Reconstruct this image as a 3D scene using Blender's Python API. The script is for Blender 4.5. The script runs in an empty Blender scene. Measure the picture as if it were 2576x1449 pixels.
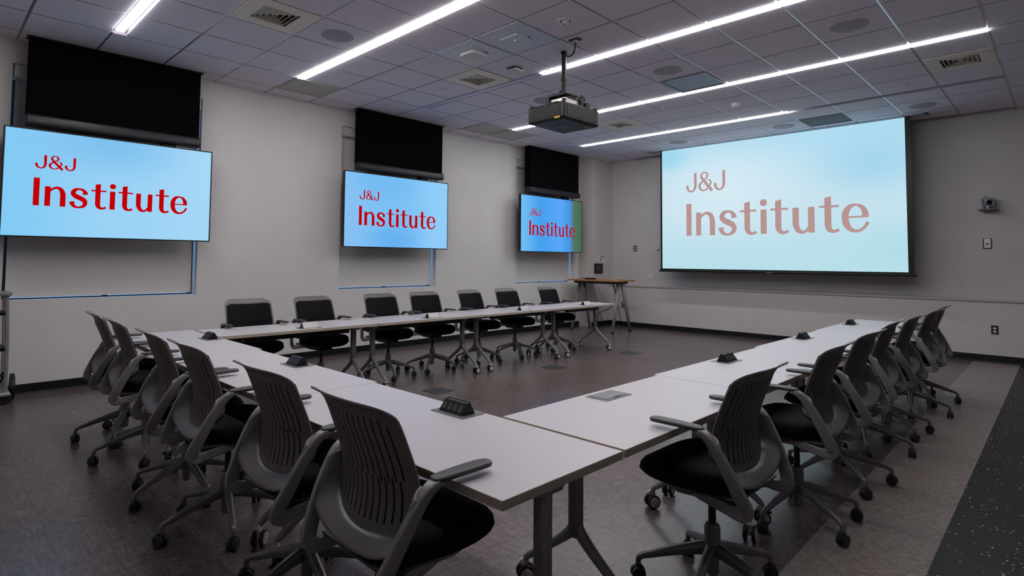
import bpy, bmesh, math, random
from mathutils import Vector, Matrix
random.seed(7)
SC = bpy.context.scene
COL = SC.collection
PI = math.pi

# ------------------------------------------------------------------ colour / materials
def lin(c):
    c = c / 255.0
    return c / 12.92 if c <= 0.04045 else ((c + 0.055) / 1.055) ** 2.4
def rgb(r, g, b): return (lin(r), lin(g), lin(b), 1.0)

def mat(name, col, rough=0.6, metal=0.0, spec=0.5, noise=0.0, nscale=60.0, bump=0.0, bscale=200.0, emit=None, estr=0.0):
    m = bpy.data.materials.new(name); m.use_nodes = True
    nt = m.node_tree; b = nt.nodes['Principled BSDF']
    b.inputs['Base Color'].default_value = col
    b.inputs['Roughness'].default_value = rough
    b.inputs['Metallic'].default_value = metal
    b.inputs['Specular IOR Level'].default_value = spec
    tc = nt.nodes.new('ShaderNodeTexCoord')
    if noise > 0:
        n = nt.nodes.new('ShaderNodeTexNoise'); n.inputs['Scale'].default_value = nscale; n.inputs['Detail'].default_value = 4
        nt.links.new(tc.outputs['Object'], n.inputs['Vector'])
        r = nt.nodes.new('ShaderNodeValToRGB')
        r.color_ramp.elements[0].position = 0.3; r.color_ramp.elements[1].position = 0.7
        r.color_ramp.elements[0].color = tuple(c * (1 - noise) for c in col[:3]) + (1,)
        r.color_ramp.elements[1].color = tuple(min(1, c * (1 + noise)) for c in col[:3]) + (1,)
        nt.links.new(n.outputs['Fac'], r.inputs['Fac']); nt.links.new(r.outputs['Color'], b.inputs['Base Color'])
    if bump > 0:
        n2 = nt.nodes.new('ShaderNodeTexNoise'); n2.inputs['Scale'].default_value = bscale; n2.inputs['Detail'].default_value = 3
        nt.links.new(tc.outputs['Object'], n2.inputs['Vector'])
        bp = nt.nodes.new('ShaderNodeBump'); bp.inputs['Strength'].default_value = bump; bp.inputs['Distance'].default_value = 0.002
        nt.links.new(n2.outputs['Fac'], bp.inputs['Height']); nt.links.new(bp.outputs['Normal'], b.inputs['Normal'])
    if emit is not None:
        b.inputs['Emission Color'].default_value = emit
        b.inputs['Emission Strength'].default_value = estr
    return m

def emit_mat(name, col, strength):
    m = bpy.data.materials.new(name); m.use_nodes = True
    nt = m.node_tree; nt.nodes.clear()
    o = nt.nodes.new('ShaderNodeOutputMaterial'); e = nt.nodes.new('ShaderNodeEmission')
    e.inputs['Color'].default_value = col; e.inputs['Strength'].default_value = strength
    nt.links.new(e.outputs[0], o.inputs['Surface'])
    return m

def shaded_picture_mat(name, axis, stops, strength=1.0, spots=None, gloss=0.12):
    """a lit picture, uneven light and sheen painted in: colour bands along one object axis, plus soft spots; a glossy panel in front"""
    m = bpy.data.materials.new(name); m.use_nodes = True
    nt = m.node_tree; b = nt.nodes['Principled BSDF']
    b.inputs['Base Color'].default_value = (0.01, 0.01, 0.012, 1); b.inputs['Roughness'].default_value = 0.35
    b.inputs['Specular IOR Level'].default_value = gloss
    tc = nt.nodes.new('ShaderNodeTexCoord'); sp = nt.nodes.new('ShaderNodeSeparateXYZ')
    nt.links.new(tc.outputs['Generated'], sp.inputs[0])
    r = nt.nodes.new('ShaderNodeValToRGB')
    el = r.color_ramp.elements
    while len(el) < len(stops): el.new(0.5)
    for e, (p, c) in zip(el, stops): e.position = p; e.color = c
    r.color_ramp.interpolation = 'EASE'
    nt.links.new(sp.outputs[axis], r.inputs['Fac'])
    out = r.outputs['Color']
    if spots:
        for (u, v, rad, c, axes) in spots:
            # radial soft patch: uneven screen brightness painted into the emission
            cx = nt.nodes.new('ShaderNodeMath'); cx.operation = 'SUBTRACT'; cx.inputs[1].default_value = u
            cy = nt.nodes.new('ShaderNodeMath'); cy.operation = 'SUBTRACT'; cy.inputs[1].default_value = v
            nt.links.new(sp.outputs[axes[0]], cx.inputs[0]); nt.links.new(sp.outputs[axes[1]], cy.inputs[0])
            cb = nt.nodes.new('ShaderNodeCombineXYZ'); nt.links.new(cx.outputs[0], cb.inputs[0]); nt.links.new(cy.outputs[0], cb.inputs[1])
            ln = nt.nodes.new('ShaderNodeVectorMath'); ln.operation = 'LENGTH'; nt.links.new(cb.outputs[0], ln.inputs[0])
            mr = nt.nodes.new('ShaderNodeMapRange'); mr.interpolation_type = 'SMOOTHSTEP'
            mr.inputs['From Min'].default_value = 0.0; mr.inputs['From Max'].default_value = rad
            mr.inputs['To Min'].default_value = 1.0; mr.inputs['To Max'].default_value = 0.0
            nt.links.new(ln.outputs['Value'], mr.inputs['Value'])
            mx = nt.nodes.new('ShaderNodeMix'); mx.data_type = 'RGBA'
            nt.links.new(mr.outputs[0], mx.inputs[0]); nt.links.new(out, mx.inputs[6]); mx.inputs[7].default_value = c
            out = mx.outputs[2]
    nt.links.new(out, b.inputs['Emission Color']); b.inputs['Emission Strength'].default_value = strength
    return m

M = {}
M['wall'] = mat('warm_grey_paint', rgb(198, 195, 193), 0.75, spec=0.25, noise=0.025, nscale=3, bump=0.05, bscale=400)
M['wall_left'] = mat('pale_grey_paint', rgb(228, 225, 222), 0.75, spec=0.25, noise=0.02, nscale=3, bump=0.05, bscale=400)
M['wall_far'] = mat('bounce_cut_grey', rgb(150, 147, 146), 0.8, noise=0.02, nscale=3)  # darker than the other walls to cut bounce from the unseen right wall
M['wall_lower'] = mat('warm_grey_wainscot_paint', rgb(208, 202, 199), 0.7, spec=0.3, noise=0.02, nscale=3)
M['tile'] = mat('ceiling_tile_mineral', rgb(232, 226, 237), 0.9, spec=0.1, noise=0.03, nscale=140, bump=0.15, bscale=500)
M['tbar'] = mat('ceiling_grid_metal', rgb(190, 188, 192), 0.22, metal=0.6, spec=0.5)
M['base'] = mat('black_rubber_base', rgb(14, 14, 15), 0.5, spec=0.35, noise=0.1, nscale=30)
M['table'] = mat('white_laminate', rgb(206, 200, 204), 0.34, spec=0.45, noise=0.012, nscale=40)
M['edge'] = mat('beige_edge_band', rgb(190, 178, 160), 0.5)
M['silver'] = mat('silver_grey_powder_coat', rgb(146, 145, 150), 0.36, metal=0.2, spec=0.5)
M['darkmetal'] = mat('black_steel', rgb(22, 22, 24), 0.42, metal=0.3)
M['plastic'] = mat('grey_plastic', rgb(146, 143, 146), 0.32, spec=0.5, bump=0.05, bscale=900)
M['plastic_p'] = mat('taupe_grey_plastic', rgb(112, 107, 107), 0.42, spec=0.45, bump=0.06, bscale=900)
M['plastic_d'] = mat('dark_grey_plastic', rgb(66, 64, 66), 0.45, spec=0.4, bump=0.06, bscale=900)
M['chairbase'] = mat('grey_chair_base', rgb(118, 116, 120), 0.3, metal=0.35, spec=0.5)
M['fabric'] = mat('black_seat_fabric', rgb(17, 16, 19), 0.85, spec=0.2, noise=0.25, nscale=600, bump=0.3, bscale=900)
M['caster_d'] = mat('dark_caster_rubber', rgb(34, 33, 34), 0.5)
M['caster_w'] = mat('white_caster_plastic', rgb(205, 198, 190), 0.4)
M['tyre'] = mat('black_tyre', rgb(16, 16, 17), 0.55)
M['red'] = mat('red_brake_plastic', rgb(140, 20, 24), 0.4)
M['black'] = mat('black_satin', rgb(10, 11, 12), 0.4, spec=0.4)
M['hoodfab'] = mat('black_matte_fabric', rgb(7, 8, 9), 0.95, spec=0.08, noise=0.2, nscale=300)
M['bar'] = mat('charcoal_bar', rgb(34, 35, 40), 0.4, spec=0.4)
M['shade'] = mat('roller_shade_cloth', rgb(222, 219, 216), 0.9, spec=0.1, noise=0.03, nscale=500, bump=0.1, bscale=700)
M['white'] = mat('white_plastic', rgb(215, 213, 212), 0.45)
M['camgrey'] = mat('pale_grey_camera_plastic', rgb(150, 148, 152), 0.4)
M['offwhite'] = mat('offwhite_enamel', rgb(236, 230, 218), 0.5)
M['speaker'] = mat('grey_speaker_mesh', rgb(172, 169, 176), 0.7, noise=0.25, nscale=700)
M['appanel'] = mat('blue_grey_panel', rgb(208, 216, 228), 0.4)
M['return'] = mat('grey_green_grille', rgb(192, 191, 184), 0.8, noise=0.15, nscale=500)
M['return_d'] = mat('dark_grey_grille', rgb(112, 114, 116), 0.8, noise=0.15, nscale=500)
M['glossy'] = mat('smooth_grey_blue_panel', rgb(160, 178, 205), 0.5, spec=0.4)
M['wood'] = mat('honey_wood', rgb(178, 128, 80), 0.42, noise=0.15, nscale=18)
M['pink'] = mat('trim_paint', rgb(186, 174, 168), 0.55)
M['outlet'] = mat('brown_black_outlet', rgb(46, 42, 40), 0.4)
M['yellow'] = mat('yellow_sticker', rgb(200, 150, 30), 0.5)
M['redink'] = mat('red_ink', rgb(190, 90, 90), 0.7)
M['brightmetal'] = mat('bright_steel', rgb(205, 200, 196), 0.3, metal=0.5)
M['platemetal'] = mat('brushed_grey_plate', rgb(120, 122, 126), 0.35, metal=0.5)
M['floorplate'] = mat('grey_floor_plate', rgb(70, 74, 80), 0.4, metal=0.4)
M['led'] = emit_mat('green_led', rgb(60, 220, 140), 2.0)
M['ledb'] = emit_mat('blue_led', rgb(120, 90, 255), 1.5)
M['lamp'] = emit_mat('strip_lamp_diffuser', (1.0, 0.965, 0.985, 1), 28.0)
M['lampoff'] = mat('unlit_strip_diffuser', rgb(205, 212, 240), 0.4)
M['sky'] = emit_mat('blue_daylight_pane', (0.23, 0.47, 0.85, 1), 1.0)
M['screenred'] = emit_mat('red_letter_light', rgb(192, 0, 6), .82)
M['projred'] = emit_mat('faded_red_letter_light', rgb(184, 148, 146), .80)

def floor_mat(name, base, dark, light, rough, kind):
    m = bpy.data.materials.new(name); m.use_nodes = True
    nt = m.node_tree; b = nt.nodes['Principled BSDF']; N = nt.nodes.new; L = nt.links.new
    b.inputs['Roughness'].default_value = rough; b.inputs['Specular IOR Level'].default_value = 0.45
    tc = N('ShaderNodeTexCoord')
    def noise(scale, sx=1, sy=1, detail=4):
        mp = N('ShaderNodeMapping'); mp.inputs['Scale'].default_value = (sx, sy, 1); L(tc.outputs['Object'], mp.inputs[0])
        n = N('ShaderNodeTexNoise'); n.inputs['Scale'].default_value = scale; n.inputs['Detail'].default_value = detail
        n.inputs['Roughness'].default_value = 0.65
        L(mp.outputs[0], n.inputs['Vector']); return n.outputs['Fac']
    def ramp(f, p0, c0, p1, c1):
        r = N('ShaderNodeValToRGB'); r.color_ramp.elements[0].position = p0; r.color_ramp.elements[0].color = c0
        r.color_ramp.elements[1].position = p1; r.color_ramp.elements[1].color = c1; L(f, r.inputs[0]); return r.outputs[0]
    def mix(f, a, c, mode='MIX', fac=None):
        x = N('ShaderNodeMix'); x.data_type = 'RGBA'; x.blend_type = mode
        if f is not None: L(f, x.inputs[0])
        else: x.inputs[0].default_value = fac
        for s, v in ((6, a), (7, c)):
            if isinstance(v, tuple): x.inputs[s].default_value = v
            else: L(v, x.inputs[s])
        return x.outputs[2]
    if kind == 'woven':
        a = noise(10, 1, 7); c = noise(10, 7, 1); big = noise(1.6)
        w = N('ShaderNodeMath'); w.operation = 'MAXIMUM'; L(a, w.inputs[0]); L(c, w.inputs[1])
        col = ramp(w.outputs[0], 0.42, dark, 0.78, light)
        col = mix(None, col, ramp(big, 0.3, (0.8, 0.8, 0.8, 1), 0.7, (1.15, 1.12, 1.1, 1)), 'MULTIPLY', 1.0)
        br = N('ShaderNodeTexBrick'); br.offset = 0.0
        br.inputs['Scale'].default_value = 1.0; br.inputs['Mortar Size'].default_value = 0.0022
        br.inputs['Brick Width'].default_value = 0.5; br.inputs['Row Height'].default_value = 0.5
        br.inputs['Color1'].default_value = (1, 1, 1, 1); br.inputs['Color2'].default_value = (0.93, 0.93, 0.93, 1)
        br.inputs['Mortar'].default_value = (0.55, 0.55, 0.55, 1)
        L(tc.outputs['Object'], br.inputs['Vector'])
        col = mix(None, col, br.outputs['Color'], 'MULTIPLY', 1.0)
        bp = N('ShaderNodeBump'); bp.inputs['Strength'].default_value = 0.04; bp.inputs['Distance'].default_value = 0.002
        L(w.outputs[0], bp.inputs['Height']); L(bp.outputs[0], b.inputs['Normal'])
    elif kind == 'mottled':
        n1 = noise(30, 1, 1, 6); n2 = noise(95, 1, 1, 3)
        col = ramp(n1, 0.38, dark, 0.62, light)
        col = mix(ramp(n2, 0.56, (0, 0, 0, 1), 0.64, (1, 1, 1, 1)), col, tuple(c * 0.55 for c in dark[:3]) + (1,))
    else:
        n1 = noise(20); col = ramp(n1, 0.3, dark, 0.7, base)
        v = N('ShaderNodeTexVoronoi'); v.inputs['Scale'].default_value = 34; L(tc.outputs['Object'], v.inputs['Vector'])
        s1 = ramp(v.outputs['Distance'], 0.13, (1, 1, 1, 1), 0.20, (0, 0, 0, 1))
        sel = N('ShaderNodeSeparateColor'); L(v.outputs['Color'], sel.inputs[0])
        s2 = ramp(sel.outputs[0], 0.35, (0, 0, 0, 1), 0.80, (1, 1, 1, 1))
        f = N('ShaderNodeMix'); f.data_type = 'RGBA'; f.blend_type = 'MULTIPLY'; f.inputs[0].default_value = 1
        L(s1, f.inputs[6]); L(s2, f.inputs[7])
        col = mix(f.outputs[2], col, light)
    L(col, b.inputs['Base Color'])
    return m
M['floor'] = floor_mat('dark_woven_vinyl', None, rgb(76, 66, 65), rgb(136, 121, 118), 0.27, 'woven')
M['floor_tan'] = floor_mat('taupe_mottled_vinyl', None, rgb(124, 113, 109), rgb(158, 147, 142), 0.4, 'mottled')
M['floor_blk'] = floor_mat('black_speckled_rubber', rgb(30, 30, 33), rgb(22, 22, 25), rgb(205, 205, 208), 0.45, 'speck')

# ------------------------------------------------------------------ mesh helpers
def new(): return bmesh.new()
def obj(name, bm, m, parent=None, smooth=False, bevel=0.0, label=None, segs=2):
    me = bpy.data.meshes.new(name)
    bmesh.ops.recalc_face_normals(bm, faces=bm.faces)
    bm.to_mesh(me); bm.free()
    for x in (m if isinstance(m, (list, tuple)) else [m]): me.materials.append(x)
    if smooth:
        for p in me.polygons: p.use_smooth = True
    o = bpy.data.objects.new(name, me); COL.objects.link(o)
    if bevel > 0:
        b = o.modifiers.new('bevel', 'BEVEL'); b.width = bevel; b.segments = segs; b.limit_method = 'ANGLE'; b.angle_limit = math.radians(40)
        if not smooth:
            for p in me.polygons: p.use_smooth = True
            w = o.modifiers.new('wn', 'WEIGHTED_NORMAL'); w.keep_sharp = True
    if parent is not None: o.parent = parent
    if label: o['label'] = label
    return o
def tag(o, label, cat, group=None):
    o['label'] = label; o['category'] = cat
    if group: o['group'] = group
    return o
def thing(name, label, cat, loc=(0, 0, 0), rz=0, group=None):
    o = bpy.data.objects.new(name, None); COL.objects.link(o)
    o.empty_display_size = 0.1
    o.location = loc; o.rotation_euler = (0, 0, rz)
    return tag(o, label, cat, group)
def struct(o): o['kind'] = 'structure'; return o
def copy_tree(o, parent=None):
    c = o.copy(); COL.objects.link(c)
    if parent is not None:
        c.parent = parent
    for ch in [x for x in bpy.data.objects if x.parent == o]: copy_tree(ch, c)
    return c

def box(bm, x0, x1, y0, y1, z0, z1, mi=0):
    v = [bm.verts.new(p) for p in ((x0, y0, z0), (x1, y0, z0), (x1, y1, z0), (x0, y1, z0), (x0, y0, z1), (x1, y0, z1), (x1, y1, z1), (x0, y1, z1))]
    for f in ((0, 3, 2, 1), (4, 5, 6, 7), (0, 1, 5, 4), (1, 2, 6, 5), (2, 3, 7, 6), (3, 0, 4, 7)):
        fc = bm.faces.new([v[i] for i in f]); fc.material_index = mi
    return bm
def bxo(name, x0, x1, y0, y1, z0, z1, m, parent=None, bevel=0.0, label=None):
    return obj(name, box(new(), x0, x1, y0, y1, z0, z1), m, parent, bevel=bevel, label=label)
def catmull(pts, n=6):
    P = [tuple(p) for p in pts]; out = []
    for i in range(len(P) - 1):
        p0 = P[max(i - 1, 0)]; p1 = P[i]; p2 = P[i + 1]; p3 = P[min(i + 2, len(P) - 1)]
        for k in range(n):
            t = k / n
            out.append(tuple(0.5 * (2 * b + (c - a) * t + (2 * a - 5 * b + 4 * c - d) * t * t + (3 * b - a - 3 * c + d) * t ** 3) for a, b, c, d in zip(p0, p1, p2, p3)))
    out.append(P[-1]); return out
def sweep(bm, pts, side, n=10, power=2.6, smooth=6, cap=True, mi=0):
    """pts: (x,y,z,a,b): a half size along 'side' direction, b half size across it"""
    Q = catmull(pts, smooth) if smooth else [tuple(p) for p in pts]
    side = Vector(side); rings = []
    for i, q in enumerate(Q):
        p = Vector(q[:3]); a, b = q[3], q[4]
        t = (Vector(Q[min(i + 1, len(Q) - 1)][:3]) - Vector(Q[max(i - 1, 0)][:3])).normalized()
        s = (side - t * side.dot(t)).normalized(); u = t.cross(s)
        r = []
        for k in range(n):
            th = 2 * PI * (k + 0.5) / n
            c, sn = math.cos(th), math.sin(th)
            r.append(bm.verts.new(p + s * a * math.copysign(abs(c) ** (2 / power), c) + u * b * math.copysign(abs(sn) ** (2 / power), sn)))
        rings.append(r)
    for A, B in zip(rings, rings[1:]):
        for k in range(n): bm.faces.new((A[k], A[(k + 1) % n], B[(k + 1) % n], B[k])).material_index = mi
    if cap:
        bm.faces.new(list(reversed(rings[0]))).material_index = mi; bm.faces.new(rings[-1]).material_index = mi
    return bm
def tube(bm, pts, r, n=8, smooth=6, mi=0):
    return sweep(bm, [tuple(p) + (r, r) for p in pts], (0.31, 0.2, 0.93) if abs(pts[0][2] - pts[-1][2]) < 0.5 * (abs(pts[0][0] - pts[-1][0]) + abs(pts[0][1] - pts[-1][1])) else (1, 0.1, 0), n, 2.0, smooth, True, mi)
def lathe(bm, prof, n=20, c=(0, 0, 0), axis='z', mi=0, cap=True):
    rings = []
    for r, h in prof:
        ring = []
        for k in range(n):
            a = 2 * PI * k / n; x, y = r * math.cos(a), r * math.sin(a)
            p = {'z': (x, y, h), 'x': (h, x, y), 'y': (x, h, y)}[axis]
            ring.append(bm.verts.new((c[0] + p[0], c[1] + p[1], c[2] + p[2])))
        rings.append(ring)
    for A, B in zip(rings, rings[1:]):
        for k in range(n): bm.faces.new((A[k], A[(k + 1) % n], B[(k + 1) % n], B[k])).material_index = mi
    if cap:
        bm.faces.new(list(reversed(rings[0]))).material_index = mi; bm.faces.new(rings[-1]).material_index = mi
    return bm
def prism(bm, poly, d0, d1, axis, mi=0):
    """extrude a 2D polygon along an axis: poly in the two other axes (in xyz order)"""
    def P(u, v, d): return {'x': (d, u, v), 'y': (u, d, v), 'z': (u, v, d)}[axis]
    A = [bm.verts.new(P(u, v, d0)) for u, v in poly]; B = [bm.verts.new(P(u, v, d1)) for u, v in poly]
    n = len(poly)
    for i in range(n): bm.faces.new((A[i], A[(i + 1) % n], B[(i + 1) % n], B[i])).material_index = mi
    bm.faces.new(list(reversed(A))).material_index = mi; bm.faces.new(B).material_index = mi
    return bm
def heightgrid(bm, xs, ys, hz, place, mi_of=None):
    """connected stepped surface: each cell flat at its own height hz(i,j) or None (hole), walls between steps"""
    cache = {}
    def V(i, j, h):
        k = (i, j, round(h, 5))
        if k not in cache: cache[k] = bm.verts.new(place(xs[i], ys[j], h))
        return cache[k]
    nx, ny = len(xs) - 1, len(ys) - 1
    H = [[hz(i, j) for j in range(ny)] for i in range(nx)]
    for i in range(nx):
        for j in range(ny):
            h = H[i][j]
            if h is None: continue
            f = bm.faces.new((V(i, j, h), V(i + 1, j, h), V(i + 1, j + 1, h), V(i, j + 1, h)))
            if mi_of: f.material_index = mi_of(i, j)
            for di, dj, e in ((1, 0, ((i + 1, j), (i + 1, j + 1))), (0, 1, ((i, j + 1), (i + 1, j + 1)))):
                a, c = i + di, j + dj
                if a < nx and c < ny and H[a][c] is not None and abs(H[a][c] - h) > 1e-6:
                    (p, q) = e
                    try: bm.faces.new((V(*p, h), V(*q, h), V(*q, H[a][c]), V(*p, H[a][c])))
                    except ValueError: pass
    return bm

# ------------------------------------------------------------------ room geometry
CZ = 3.53; FY = 10.55; LY = 10.43; XR = 9.6; YB = -2.6
GX = 3.3751; GY = 4.9087; TX = 0.6096; TY = 0.6144
STRIP_W = 0.076; SLOT_W = 0.104

# floor
def flat(name, poly, z, m):
    bm = new(); bm.faces.new([bm.verts.new((x, y, z)) for x, y in poly]); return struct(obj(name, bm, m))
def slab(name, poly, m):
    return struct(obj(name, prism(new(), poly, -0.06, 0.0, 'z'), m))
slab('floor', [(-0.25, YB), (6.60, YB), (6.485, FY + .1), (-0.25, FY + .1)], M['floor'])
slab('floor_taupe_band', [(6.60, YB), (7.045, YB), (6.985, FY + .1), (6.485, FY + .1)], M['floor_tan'])
slab('floor_black_band', [(7.045, YB), (XR + .1, YB), (XR + .1, FY + .1), (6.985, FY + .1)], M['floor_blk'])

# left wall with three window openings
WINS = [(0.59, 2.335), (4.20, 5.945), (7.856, 9.60)]; SILL, HEAD = 0.932, 3.293
ys = [YB] + [v for w in WINS for v in w] + [FY + .1]; zs = [0.0, SILL, HEAD, CZ + .08]
def hz(i, j): return -0.22 if (j == 1 and i in (1, 3, 5)) else 0.0
bm = heightgrid(new(), ys, zs, hz, lambda y, z, h: (h, y, z))
for f in [f for f in bm.faces if all(abs(v.co.x + 0.22) < 1e-4 for v in f.verts)]: bm.faces.remove(f)
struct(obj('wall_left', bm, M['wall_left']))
# corner pillar, front wall, lower wainscot
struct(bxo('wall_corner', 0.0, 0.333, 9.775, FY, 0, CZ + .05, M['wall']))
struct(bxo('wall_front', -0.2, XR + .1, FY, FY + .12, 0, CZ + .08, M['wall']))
struct(bxo('wall_front_lower', 0.333, XR, LY, FY, 0, 0.84, M['wall_lower']))
bm = prism(new(), [(LY - .022, .852), (LY - .016, .835), (FY, .835), (FY, .868), (LY - .016, .868)], 0.333, XR, 'x')
struct(obj('trim_1', bm, M['pink'], bevel=0.004))
struct(bxo('unseen_wall_right', XR, XR + .12, YB, FY, 0, CZ + .08, M['wall_far']))
struct(bxo('wall_back', -0.2, XR + .1, YB - .12, YB, 0, CZ + .08, M['wall']))
def skirt(name, a, b, horiz):
    # profile with a small toe at the floor
    pr = [(0, 0), (0.022, 0), (0.012, 0.012), (0.009, 0.02), (0.008, 0.098), (0.004, 0.102), (0, 0.102)]
    if horiz == 'x': bm = prism(new(), [(LY - u, v) for u, v in pr], a, b, 'x')
    else: bm = prism(new(), [(u, v) for u, v in pr], a, b, 'y')
    return struct(obj(name, bm, M['base']))
skirt('baseboard_front', 0.333, XR, 'x'); skirt('baseboard_left', YB, 9.775, 'y')
bm = prism(new(), [(.333 + u, v) for u, v in [(0, 0), (0.022, 0), (0.009, 0.02), (0.008, 0.1), (0, 0.102)]], 9.775, LY, 'y')
struct(obj('baseboard_corner', bm, M['base']))

# ceiling: tiles in a recessed grid, pockets for diffusers, slots for the strip lights
POCKET = {(-2, -5): .09, (-2, -1): .09, (-2, 4): .09, (5, 4): .09}
GH = 0.0105
bx = sorted(set([0.0, 0.93, 7.04, XR] + [GX + i * TX + s for i in range(-5, 11) for s in (-GH, GH)]))
bx = [x for x in bx if 0 <= x <= XR]
by = [YB, FY]
for k in range(-13, 10):
    y = GY + k * TY
    for s in ((-GH, GH, SLOT_W + GH) if k % 3 == 0 else (-GH, GH)):
        if YB < y + s < FY: by.append(y + s)
by = sorted(by)
def cell(i, j):
    x = (bx[i] + bx[i + 1]) / 2; y = (by[j] + by[j + 1]) / 2
    fx = (x - GX) / TX; fy = (y - GY) / TY
    ix = round(fx); iy = round(fy)
    kk = math.floor(fy + 1e-6)
    dy = (y - (GY + kk * TY)) ; d2 = y - (GY + (kk + 1) * TY)
    if kk % 3 == 0 and -GH < dy < SLOT_W + GH and 0.93 < x < 7.04: return 's'
    if (kk + 1) % 3 == 0 and d2 > -GH and 0.93 < x < 7.04: return 's'
    if abs(x - (GX + ix * TX)) < GH or abs(y - (GY + iy * TY)) < GH: return 'g'
    return (math.floor(fx), kk)
CELL = {(i, j): cell(i, j) for i in range(len(bx) - 1) for j in range(len(by) - 1)}
def ch(i, j):
    c = CELL[(i, j)]
    if c == 's': return CZ + .022
    if c == 'g': return CZ + .004
    return CZ + POCKET.get(c, 0.0)
bm = heightgrid(new(), bx, by, ch, lambda x, y, h: (x, y, h), lambda i, j: 1 if CELL[(i, j)] in ('g', 's') else 0)
struct(obj('ceiling', bm, [M['tile'], M['tbar']]))
def tile_c(i, j): return (GX + (i + .5) * TX, GY + (j + .5) * TY)

# strip lights
def strip(k, x0, x1, label, lit=True):
    y0 = GY + k * TY + 0.002; y1 = y0 + STRIP_W
    t = thing('strip_light', label, 'ceiling light', ((x0 + x1) / 2, (y0 + y1) / 2, CZ), 0, 'recessed strip lights in the ceiling' if lit else None)
    h = (x1 - x0) / 2; w = (y1 - y0) / 2
    bxo('diffuser', -h + .006, h - .006, -w + .005, w - .005, -0.009, 0.012, M['lamp'] if lit else M['lampoff'], t, label='glowing white diffuser' if lit else None)
    bm = new(); box(bm, -h, h, -w, w, 0.012, 0.0215)
    for s in (-1, 1): box(bm, -h, h, s * w - (.005 if s > 0 else 0), s * w + (.005 if s < 0 else 0), 0.004, 0.013)
    for s in (-1, 1): box(bm, s * h - (.006 if s > 0 else 0), s * h + (.006 if s < 0 else 0), -w, w, 0.004, 0.013)
    obj('housing', bm, M['silver'], t)
    return t
strip(-6, 1.03, 7.03, 'glowing strip light nearest the camera, cut by the top edge at left')
strip(-3, 0.93, 7.03, 'long glowing strip light passing between the round speaker and the two blue-grey panels')
strip(0, 3.18, 7.03, 'glowing strip light behind the projector pole, whose far end runs on into an unlit part')
strip(0, 0.94, 3.17, 'unlit grey stretch of strip light behind the square air diffuser', lit=False)
strip(3, 0.96, 7.03, 'glowing strip light passing right behind the projector body, ending at far right')
strip(6, 0.95, 4.66, 'short glowing strip light nearest the projection screen')

# ceiling devices
def diffuser(ij, label):
    x, y = tile_c(*ij)
    t = thing('air_diffuser', label, 'air vent', (x, y, CZ), 0, 'square ceiling air diffusers')
    h = .292; q = .165
    bm = heightgrid(new(), [-h, -q, q, h], [-h, -q, q, h], lambda i, j: None if (i == 1 and j == 1) else -.004, lambda a, b, c: (a, b, c))
    for e in list(bm.edges):
        pass
    r = bmesh.ops.extrude_face_region(bm, geom=list(bm.faces))
    bmesh.ops.translate(bm, verts=[v for v in r['geom'] if isinstance(v, bmesh.types.BMVert)], vec=(0, 0, .012))
    obj('face_plate', bm, M['offwhite'], t)
    bxo('duct_neck', -.19, .19, -.19, .19, .078, .086, M['black'], t)
    for k in range(4):
        o = q - .004 - k * .038; i_ = o - .030; z0, z1 = -.002 + k * .002, .034 + k * .004
        bm = new()
        if i_ < .03: i_ = .012
        def ring(s, z): return [bm.verts.new((a * s, b * s, z)) for a, b in ((-1, -1), (1, -1), (1, 1), (-1, 1))]
        A = ring(o, z0); B = ring(i_, z1); A2 = ring(o - .003, z0 + .004); B2 = ring(i_ - .003, z1 + .003)
        # thin sloped frame, open in the middle: air passes between the rings
        A, B = ring(i_ + .004, z0), ring(o, z1)
        for v in A2 + B2: bm.verts.remove(v)
        bm.verts.ensure_lookup_table()
        for v in [v for v in bm.verts if not v.link_faces and v not in A and v not in B]: bm.verts.remove(v)
        A2 = ring(i_ + .001, z0 + .003); B2 = ring(o - .003, z1 + .003)
        for n in range(4):
            m_ = (n + 1) % 4
            bm.faces.new((A[n], A[m_], B[m_], B[n])); bm.faces.new((A2[m_], A2[n], B2[n], B2[m_]))
            bm.faces.new((A[m_], A[n], A2[n], A2[m_])); bm.faces.new((B[n], B[m_], B2[m_], B2[n]))
        obj('louver', bm, M['offwhite'], t)
    return t
diffuser((-2, -5), 'square air diffuser nearest the camera, between the first strip light and a round speaker')
diffuser((-2, -1), 'square air diffuser beside the unlit stretch of strip light')
diffuser((-2, 4), 'square air diffuser to the right of the projector body')
diffuser((5, 4), 'square air diffuser at the far right beyond the tip of the strip light')
def speaker(ij, label):
    x, y = tile_c(*ij)
    t = thing('ceiling_speaker', label, 'speaker', (x, y, CZ), 0, 'round ceiling speakers')
    obj('rim', lathe(new(), [(.158, 0.0), (.160, -.004), (.150, -.008), (.146, -.006)], 36), M['speaker'], t)
    obj('grille', lathe(new(), [(.148, -.004), (.148, -.007), (.10, -.009), (.02, -.010)], 36), M['speaker'], t)
speaker((-2, -4), 'round grey speaker next to the nearest air diffuser, between the first two strip lights')
speaker((-2, 1), 'round grey speaker half hidden behind the projector mount')
speaker((1, 1), 'round grey speaker beside the smooth blue panel right of the projector')
speaker((4, 1), 'largest-looking round speaker at top right, between two strip lights')
speaker((4, 7), 'round speaker just above the top right corner of the projection screen')
speaker((1, 7), 'round speaker above the middle of the projection screen')
speaker((-2, 7), 'round speaker above the top left corner of the projection screen')
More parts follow.
